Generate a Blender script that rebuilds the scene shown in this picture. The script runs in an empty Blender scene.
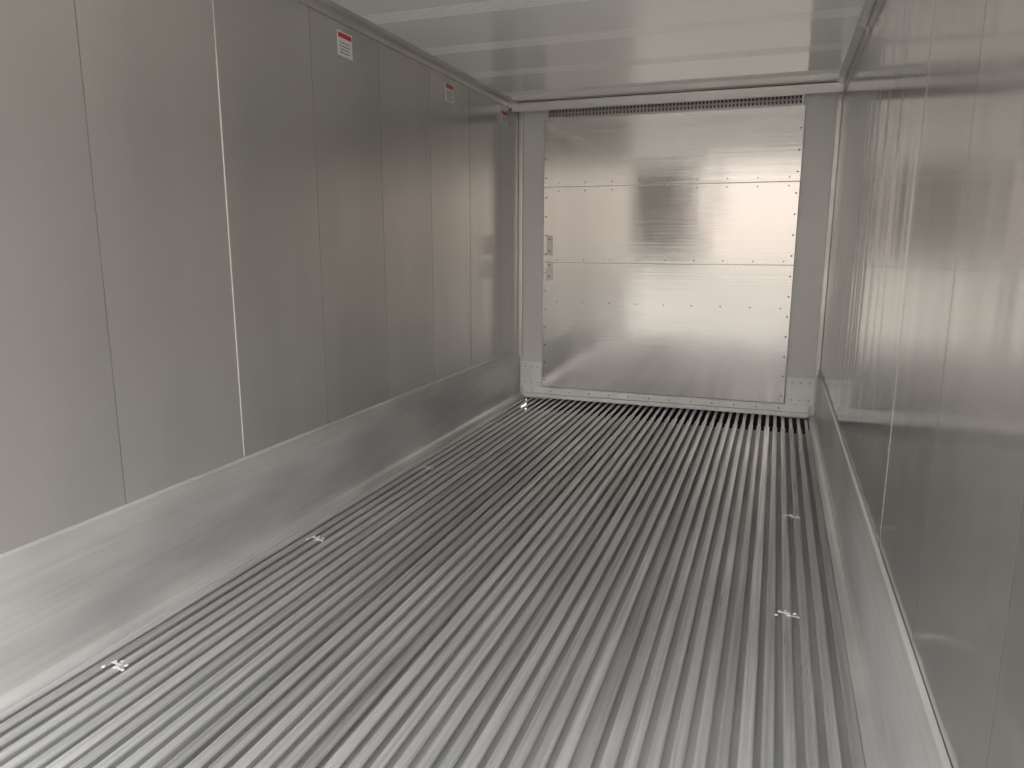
import bpy, bmesh, math, random
from mathutils import Matrix, Vector
random.seed(4)
W=2.29; L=5.63; H=2.30; Y0=0.8
sc=bpy.context.scene
sc.view_settings.view_transform='Standard'
sc.view_settings.look='None'
sc.view_settings.exposure=0.0

# ---------- helpers ----------
def new_obj(name,bm,mats,smooth=False,parent=None):
    me=bpy.data.meshes.new(name)
    bmesh.ops.recalc_face_normals(bm,faces=bm.faces)
    bm.to_mesh(me);bm.free()
    for m in (mats if isinstance(mats,(list,tuple)) else [mats]): me.materials.append(m)
    if smooth:
        for p in me.polygons:p.use_smooth=True
    o=bpy.data.objects.new(name,me);sc.collection.objects.link(o)
    if parent:o.parent=parent
    return o
def box(bm,x0,x1,y0,y1,z0,z1,mi=0,bev=0,tint=None):
    vs=[bm.verts.new((x,y,z)) for x in(x0,x1) for y in(y0,y1) for z in(z0,z1)]
    fs=[]
    for idx in((0,1,3,2),(4,6,7,5),(0,4,5,1),(2,3,7,6),(0,2,6,4),(1,5,7,3)):
        f=bm.faces.new([vs[i] for i in idx]);f.material_index=mi;fs.append(f)
    if tint is not None:
        lay=bm.loops.layers.float_color.get('tint') or bm.loops.layers.float_color.new('tint')
        for f in fs:
            for l in f.loops:l[lay]=(tint,tint,tint,1)
    if bev>0:
        es=set(e for f in fs for e in f.edges)
        bmesh.ops.bevel(bm,geom=list(es),offset=bev,segments=2,affect='EDGES',profile=.6)
    return vs
def extrude_y(bm,prof,y0,y1,mi=0,tint=None):
    a=[bm.verts.new((x,y0,z)) for x,z in prof];b=[bm.verts.new((x,y1,z)) for x,z in prof]
    n=len(prof);fs=[]
    for i in range(n):
        fs.append(bm.faces.new((a[i],a[(i+1)%n],b[(i+1)%n],b[i])))
    fs.append(bm.faces.new(a));fs.append(bm.faces.new(b[::-1]))
    lay=bm.loops.layers.float_color.get('tint') or bm.loops.layers.float_color.new('tint')
    for f in fs:
        f.material_index=mi
        for l in f.loops:l[lay]=((tint or .5),)*3+(1,)
def dome(bm,c,axis,r,h=.35,mi=0):
    rings=[(r,0),(r*.8,r*h*.7)]
    top=r*h;N=8
    def P(u,v,w):
        cx,cy,cz=c
        return {'y-':(cx+u,cy-w,cz+v),'x+':(cx+w,cy+u,cz+v),'x-':(cx-w,cy+u,cz+v),'z+':(cx+u,cy+v,cz+w)}[axis]
    rr=[[bm.verts.new(P(a*math.cos(t*2*math.pi/N),a*math.sin(t*2*math.pi/N),w)) for t in range(N)] for a,w in rings]
    tv=bm.verts.new(P(0,0,top))
    for i in range(N):
        j=(i+1)%N
        f=bm.faces.new((rr[0][i],rr[0][j],rr[1][j],rr[1][i]));f.material_index=mi
        f=bm.faces.new((rr[1][i],rr[1][j],tv));f.material_index=mi

def metal(name,col,rough,metallic=1.0,nscale=(1,1,1),nstr=.1,colvar=.08,bump=0.0,bscale=(1,1,1),bdist=.002,rvar=.08,micro=None,tint=False,patch=0.0,patchscale=(1,1,1)):
    m=bpy.data.materials.new(name);m.use_nodes=True
    nt=m.node_tree;N=nt.nodes;K=nt.links
    b=N['Principled BSDF'];b.inputs['Metallic'].default_value=metallic
    tc=N.new('ShaderNodeTexCoord')
    def noise(scale,s=1.0,det=4):
        mp=N.new('ShaderNodeMapping');mp.inputs['Scale'].default_value=scale
        K.new(tc.outputs['Object'],mp.inputs[0])
        n=N.new('ShaderNodeTexNoise');n.inputs['Scale'].default_value=s;n.inputs['Detail'].default_value=det
        K.new(mp.outputs[0],n.inputs['Vector']);return n
    n1=noise(nscale)
    mr=N.new('ShaderNodeMapRange');mr.inputs['From Min'].default_value=.3;mr.inputs['From Max'].default_value=.7
    mr.inputs['To Min'].default_value=1-colvar;mr.inputs['To Max'].default_value=1+colvar
    K.new(n1.outputs[0],mr.inputs[0]);val=mr.outputs[0]
    def mul(a,bv):
        q=N.new('ShaderNodeMath');q.operation='MULTIPLY';K.new(a,q.inputs[0]);K.new(bv,q.inputs[1]);return q.outputs[0]
    if patch:
        n3=noise(patchscale,1,3);m3=N.new('ShaderNodeMapRange')
        m3.inputs['From Min'].default_value=.35;m3.inputs['From Max'].default_value=.65
        m3.inputs['To Min'].default_value=1-patch;m3.inputs['To Max'].default_value=1+patch
        K.new(n3.outputs[0],m3.inputs[0]);val=mul(val,m3.outputs[0])
    if tint:
        at=N.new('ShaderNodeAttribute');at.attribute_name='tint'
        q=N.new('ShaderNodeMath');q.operation='ADD';q.inputs[1].default_value=.5
        K.new(at.outputs['Fac'],q.inputs[0]);val=mul(val,q.outputs[0])
    vm=N.new('ShaderNodeVectorMath');vm.operation='SCALE';vm.inputs[0].default_value=col
    K.new(val,vm.inputs['Scale']);K.new(vm.outputs[0],b.inputs['Base Color'])
    r=N.new('ShaderNodeMapRange');r.inputs['From Min'].default_value=.3;r.inputs['From Max'].default_value=.7
    r.inputs['To Min'].default_value=max(0,rough-rvar);r.inputs['To Max'].default_value=rough+rvar
    n2=noise(tuple(v*.7 for v in nscale));K.new(n2.outputs[0],r.inputs[0]);K.new(r.outputs[0],b.inputs['Roughness'])
    last=None
    if bump:
        nb=noise(bscale,1,2);bp=N.new('ShaderNodeBump');bp.inputs['Strength'].default_value=bump;bp.inputs['Distance'].default_value=bdist
        K.new(nb.outputs[0],bp.inputs['Height']);last=bp
    if micro:
        nb=noise(micro[0],1,1);bp=N.new('ShaderNodeBump');bp.inputs['Strength'].default_value=1;bp.inputs['Distance'].default_value=micro[1]
        K.new(nb.outputs[0],bp.inputs['Height'])
        if last:K.new(last.outputs[0],bp.inputs['Normal'])
        last=bp
    if last:K.new(last.outputs[0],b.inputs['Normal'])
    return m
def plain(name,col,rough=.6,met=0):
    return metal(name,col,rough,met,(8,8,8),colvar=.04,rvar=.03)

M_wall=metal('stainless_wall',(.545,.530,.508),.20,.5,(.6,.6,.25),colvar=.05,bump=.6,bscale=(1,3.2,.35),bdist=.006,rvar=.04,tint=True,patch=.05,patchscale=(1,2.2,.5))
M_wallR=metal('stainless_wall_bright',(.56,.545,.53),.12,.8,(.6,.6,.25),colvar=.04,bump=.8,bscale=(1,2.6,.3),bdist=.015,rvar=.04,tint=True,patch=.10,patchscale=(1,4,.4))
M_kick=metal('brushed_aluminium_kick',(.62,.62,.615),.36,.5,(2,1.2,60),colvar=.06,bump=.15,bscale=(4,2,120),bdist=.001,rvar=.06,patch=.16,patchscale=(1,1.3,4))
M_floor=metal('extruded_aluminium',(.61,.61,.61),.35,.60,(90,1.6,90),colvar=.18,bump=.3,bscale=(160,3,160),bdist=.0006,rvar=.08,tint=True,patch=.10,patchscale=(1.2,1.0,1))
M_base=metal('floor_base_aluminium',(.50,.50,.50),.5,.3,(20,2,20),colvar=.15)
M_panel=metal('stainless_bulkhead',(.44,.428,.412),.085,.93,(.8,1,2),colvar=.02,bump=.5,bscale=(2.2,1,1.2),bdist=.006,rvar=.02,micro=((.6,1,420),.00012))
M_trim=metal('aluminium_trim',(.60,.585,.56),.35,.55,(3,3,3),colvar=.05)
M_post=metal('grey_lining',(.74,.73,.715),.45,.15,(2,2,2),colvar=.03)
M_plate=metal('bright_plate',(.84,.84,.83),.4,.3,(8,8,8),colvar=.06)
M_ceil=metal('white_ceiling',(.88,.88,.865),.10,.12,(1,1,1),colvar=.02,bump=.25,bscale=(1.2,1.6,1),bdist=.004,rvar=.03)
M_line=plain('ceiling_rib_white',(.95,.95,.93),.4)
M_dark=plain('dark_void',(.012,.012,.012),.8)
M_grb=plain('grille_backing',(.13,.10,.075),.7)
M_seal=plain('seam_sealant',(.20,.195,.19),.6)
M_white=plain('label_white',(.85,.85,.83),.4)
M_scr=plain('fixing_zinc',(.82,.82,.81),.4,.2)
M_red=plain('label_red',(.55,.04,.04),.4)
M_text=plain('label_ink',(.12,.12,.12),.5)
M_ground=metal('concrete_yard',(.42,.40,.37),.85,0,(1.5,1.5,1.5),colvar=.12)
M_paint=plain('container_paint_white',(.75,.75,.73),.45)

seams=[Y0,1.14,1.72,2.30,2.885,3.47,4.05,4.64,5.22,L+.06]
def wall(side,name,mat):
    bm=bmesh.new();bm.loops.layers.float_color.new('tint')
    s=1 if side=='left' else -1
    x0=0 if side=='left' else W
    for i in range(len(seams)-1):
        a,b=seams[i],seams[i+1]
        t=.5+random.uniform(-.07,.07)
        off=.012-(.001 if i>=3 else 0)
        g=.0018
        xs=sorted((x0-s*off,x0-s*.03))
        box(bm,xs[0],xs[1],a+g,b-g,.0,H+.0,0,0,t)
    xs=sorted((x0-s*.020,x0-s*.08))
    box(bm,xs[0],xs[1],Y0,L+.1,-.2,H+.1,1,0,.5)
    if s>0:
        y=seams[3];xs=sorted((x0-s*.0125,x0-s*.0085))
        box(bm,xs[0],xs[1],y-.006,y+.006,.38,H,0,.0006,.5)
    return new_obj(name,bm,[mat,M_seal])
wall('left','wall_left',M_wall);wall('right','wall_right',M_wallR)

def kick(side,name,k):
    bm=bmesh.new();s=1 if side=='left' else -1;x0=0 if side=='left' else W
    prof=[(-.0105,k+.004),(-.006,k+.004),(0,k-.004),(0,.06),(.004,.038),(.014,.020),(.030,.010),(.045,.006),(.045,-.04),(-.0105,-.04)]
    prof=[(x0+s*x,z) for x,z in prof]
    extrude_y(bm,prof,Y0,L+.04)
    return new_obj(name,bm,M_kick)
kick('left','baseboard_left',.405);kick('right','baseboard_right',.365)

# ---------- floor ----------
bm=bmesh.new();bm.loops.layers.float_color.new('tint')
n=42;x_a=.060;x_b=W-.060;pitch=(x_b-x_a)/(n-1);yE=5.28
def rib(cx,hw,y0,y1,t,stem=.036):
    p=[(-hw,-.0045),(-hw+.003,-.0005),(-hw*.45,0),(-hw*.38,-.0022),(hw*.38,-.0022),(hw*.45,0),(hw-.003,-.0005),(hw,-.0045),(hw,-.0065),(.004,-.009),(.004,-stem),(-.004,-stem),(-.004,-.009),(-hw,-.0065)]
    extrude_y(bm,[(cx+x,z) for x,z in p],y0,y1,0,t)
for i in range(n):
    cx=x_a+i*pitch
    t=.5+random.uniform(-.12,.12)
    if i%6==5:t-=.12
    hw=.0160 if i%6 else .0185
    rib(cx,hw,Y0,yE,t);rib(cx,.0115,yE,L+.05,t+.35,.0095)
box(bm,.0,W,Y0,yE,-.046,-.034,1,0,.5)
box(bm,0,W,yE-.004,yE,-.16,-.034,2,0,.5)
box(bm,0,W,yE,L+.2,-.17,-.16,2,0,.5)
box(bm,0,W,L+.19,L+.2,-.17,.0,2,0,.5)
box(bm,0,W,Y0,L+.1,-.22,-.17,1,0,.5)
new_obj('floor',bm,[M_floor,M_base,M_dark])

def marks(X,Y,s=1):
    bm=bmesh.new()
    for dx,dy,rr in((-.034,-.018,.006),(.026,.010,.006),(.036,-.012,.005),(-.004,.022,.005),(-.022,.014,.006),(.006,-.006,.006)):
        dome(bm,(X+dx,Y+dy,-.0012),'z+',rr*s,.5)
    box(bm,X-.030,X+.012,Y+.004,Y+.009,-.0015,.0012,0,.0004)
    box(bm,X-.002,X+.034,Y-.012,Y-.008,-.0015,.0012,0,.0004)
    new_obj('floor_fixing_screws',bm,M_scr)
for Y in (1.48,2.51,3.59,4.69): marks(x_a+1.5*pitch+.02,Y,1.15)
for X,Y in ((2.07,2.51),(2.10,3.50)): marks(X,Y,1.1)

# ---------- ceiling ----------
bm=bmesh.new()
box(bm,-.02,W+.02,Y0,L+.1,H,H+.1,0)
for yc in [ 1.42+.62*k for k in range(7)]:
    for d in(-.06,-.036,-.012,.012,.036,.06):
        box(bm,.05,W-.05,yc+d-.0014,yc+d+.0014,H-.0008,H+.001,1)
new_obj('ceiling',bm,[M_ceil,M_line])

for k,(x0,s) in enumerate(((0,1),(W,-1))):
    bm=bmesh.new()
    p=[(-.0125,H+.001),(.045,H+.001),(.045,H-.006),(.006,H-.014),(-.002,H-.045),(-.0125,H-.045)]
    extrude_y(bm,[(x0+s*x,z) for x,z in p],Y0,L-.02)
    p=[(.010,H-.010),(.040,H-.004),(.040,H-.012),(.014,H-.020)]
    extrude_y(bm,[(x0+s*x,z) for x,z in p],Y0,L-.02)
    new_obj('trim_%d'%(k+1),bm,M_trim)
bm=bmesh.new()
box(bm,.0,W,L-.20,L-.17,H-.065,H,0,.003)
box(bm,.0,W,L-.20,L-.12,H-.012,H,0,.002)
box(bm,.0,W,L-.215,L-.17,H-.070,H-.060,0,.002)
new_obj('trim_3',bm,M_trim)
for k,(x0,s) in enumerate(((0,1),(W,-1))):
    bm=bmesh.new();xs=sorted((x0-s*.010,x0+s*.022))
    box(bm,xs[0],xs[1],L-.012,L+.03,.33,H-.0,0,.004)
    new_obj('trim_%d'%(k+4),bm,M_trim)

# ---------- back wall ----------
PL,PR=.20,2.07
bm=bmesh.new();box(bm,-.02,W+.02,L+.25,L+.3,-.2,H+.1,0)
new_obj('wall_back',bm,M_post)
for x0,x1 in((-.005,PL+.02),(PR-.02,W+.005)):
    bm=bmesh.new();box(bm,x0,x1,L+.02,L+.06,-.008,H,0,.002)
    new_obj('corner_post_lining',bm,M_post)
for x0,x1 in((.012,PL-.01),(PR+.01,W-.012)):
    bm=bmesh.new()
    box(bm,x0,x1,L+.008,L+.0195,.09,.30,0,.002)
    for a in(.2,.5,.8):
        for z in(.13,.26):
            dome(bm,(x0+(x1-x0)*a,L+.008,z),'y-',.005,.5,1)
    new_obj('corner_bracket_plate',bm,[M_plate,M_seal])
root=bpy.data.objects.new('evaporator_bulkhead_panel',None);sc.collection.objects.link(root)
zs=[.10,1.11,1.69,2.195]
for i in range(3):
    bm=bmesh.new()
    box(bm,PL,PR,L-.006+(.0015 if i%2 else 0),L+.012,zs[i]+.001,zs[i+1]-.001,0,.0012)
    box(bm,PL,PL+.004,L,L+.018,zs[i]+.002,zs[i+1]-.002,0)
    box(bm,PR-.004,PR,L,L+.018,zs[i]+.002,zs[i+1]-.002,0)
    new_obj('sheet_%d'%(i+1),bm,M_panel,parent=root)
bm=bmesh.new()
for z in zs[1:3]: box(bm,PL,PR,L-.008,L-.005,z-.004,z+.003,0,.001)
new_obj('lap_joint',bm,M_trim,parent=root)
bm=bmesh.new()
y=L-.0063
z=.16
while z<2.16:
    dome(bm,(PL+.02,y,z),'y-',.0065,.5);dome(bm,(PR-.02,y,z),'y-',.0065,.5);z+=.145
for z in(.80,1.135,1.72,1.66):
    x=PL+.12
    while x<PR-.05:
        dome(bm,(x,y,z),'y-',.005,.5);x+=.21
new_obj('rivets',bm,M_seal,parent=root)
bm=bmesh.new()
for z0,z1 in((.97,1.12),(1.165,1.32)):
    box(bm,PL+.028,PL+.076,L-.010,L-.0055,z0,z1,0,.003)
for z in(1.00,1.09,1.20,1.29):
    dome(bm,(PL+.052,L-.010,z),'y-',.008,.5,1)
new_obj('latch_plates',bm,[M_white,M_seal],parent=root)

bm=bmesh.new()
a,b=PL+.022,PR-.022
box(bm,a,b,L+.005,L+.012,2.275,2.30,0)
box(bm,a,b,L-.005,L+.012,2.197,2.208,0,.001)
box(bm,a,b,L-.005,L+.012,2.262,2.275,0,.001)
x=a
while x<b-.013:
    box(bm,x,x+.013,L-.002,L+.006,2.205,2.265,0);x+=.026
box(bm,a,b,L-.001,L+.005,2.230,2.240,0)
box(bm,a,b,L+.05,L+.06,2.19,2.30,1)
new_obj('air_return_grille',bm,[M_trim,M_grb])

bm=bmesh.new()
box(bm,.046,W-.046,L-.020,L+.0195,.045,.090,0,.003)
box(bm,.046,W-.046,L-.035,L+.0195,.012,.043,0,.003)
box(bm,.046,W-.046,L-.012,L+.0195,.090,.098,0,.001)
x=.12
while x<W-.1:
    dome(bm,(x,L-.020,.068),'y-',.006,.5,1);x+=.16
new_obj('baseboard_back',bm,[M_plate,M_seal])

for Y,Z in((3.16,2.165),(4.33,2.165),(5.30,2.165)):
    bm=bmesh.new()
    xw=-.0098
    box(bm,xw-.002,xw+.0008,Y-.062,Y+.062,Z-.055,Z+.055,0)
    box(bm,xw-.001,xw+.0012,Y-.056,Y+.056,Z+.026,Z+.047,1)
    for q,w in((.004,.045),(-.010,.05),(-.024,.04),(-.038,.048)):
        box(bm,xw-.001,xw+.0012,Y-w,Y+w*.8,Z+q-.0018,Z+q+.0018,2)
    new_obj('warning_label',bm,[M_white,M_red,M_text])

# ---------- exterior ----------
bm=bmesh.new()
box(bm,-.10,-.03,Y0-.03,Y0+.05,-.22,H+.12,0,.005)
box(bm,W+.03,W+.10,Y0-.03,Y0+.05,-.22,H+.12,0,.005)
box(bm,-.10,W+.10,Y0-.03,Y0+.05,H+.02,H+.14,0,.005)
new_obj('container_door_frame',bm,M_paint)
bm=bmesh.new();box(bm,-40,40,-60,20,-.32,-.22,0)
new_obj('ground',bm,M_ground)

# ---------- world: overcast sky with an added dark patch, unseen, to shape the bulkhead reflection ----------
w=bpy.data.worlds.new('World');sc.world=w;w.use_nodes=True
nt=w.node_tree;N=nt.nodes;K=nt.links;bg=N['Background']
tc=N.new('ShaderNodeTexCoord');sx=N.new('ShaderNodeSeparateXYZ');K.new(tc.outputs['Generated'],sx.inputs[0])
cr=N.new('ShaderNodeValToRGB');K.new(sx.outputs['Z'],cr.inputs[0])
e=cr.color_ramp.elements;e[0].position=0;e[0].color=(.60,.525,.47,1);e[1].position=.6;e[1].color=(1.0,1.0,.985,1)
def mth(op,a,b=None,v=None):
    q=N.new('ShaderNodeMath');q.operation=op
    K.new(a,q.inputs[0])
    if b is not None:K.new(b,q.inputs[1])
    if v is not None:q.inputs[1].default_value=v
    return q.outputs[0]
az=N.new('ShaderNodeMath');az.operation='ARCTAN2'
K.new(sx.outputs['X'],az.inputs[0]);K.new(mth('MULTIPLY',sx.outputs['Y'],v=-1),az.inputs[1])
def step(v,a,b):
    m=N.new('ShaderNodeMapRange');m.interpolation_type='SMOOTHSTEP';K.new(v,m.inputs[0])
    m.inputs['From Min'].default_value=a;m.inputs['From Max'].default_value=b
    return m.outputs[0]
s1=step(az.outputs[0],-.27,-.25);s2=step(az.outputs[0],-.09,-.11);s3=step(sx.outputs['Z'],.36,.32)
mask=mth('MULTIPLY',mth('MULTIPLY',s1,s2),s3)  # added dark sky patch, only there to darken part of the bulkhead reflection
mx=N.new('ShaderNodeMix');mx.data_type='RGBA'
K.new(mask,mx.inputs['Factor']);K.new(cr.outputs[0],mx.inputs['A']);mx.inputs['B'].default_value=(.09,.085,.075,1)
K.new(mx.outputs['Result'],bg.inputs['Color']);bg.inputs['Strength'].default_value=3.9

fl=728.;yaw,pit,rol=.3452,.1903,.0024
cy,sy=math.cos(yaw),math.sin(yaw)
f=Vector((-sy*math.cos(pit),cy*math.cos(pit),-math.sin(pit)));r=Vector((cy,sy,0));u=r.cross(f)
r2=r*math.cos(rol)+u*math.sin(rol);u2=-r*math.sin(rol)+u*math.cos(rol)
cd=bpy.data.cameras.new('camera');cd.sensor_width=36;cd.lens=fl*36/1024;cd.clip_start=.02
co=bpy.data.objects.new('camera',cd);sc.collection.objects.link(co)
M=Matrix((r2,u2,-f)).transposed().to_4x4();M.translation=Vector((1.96,0,1.2555));co.matrix_world=M
sc.camera=co
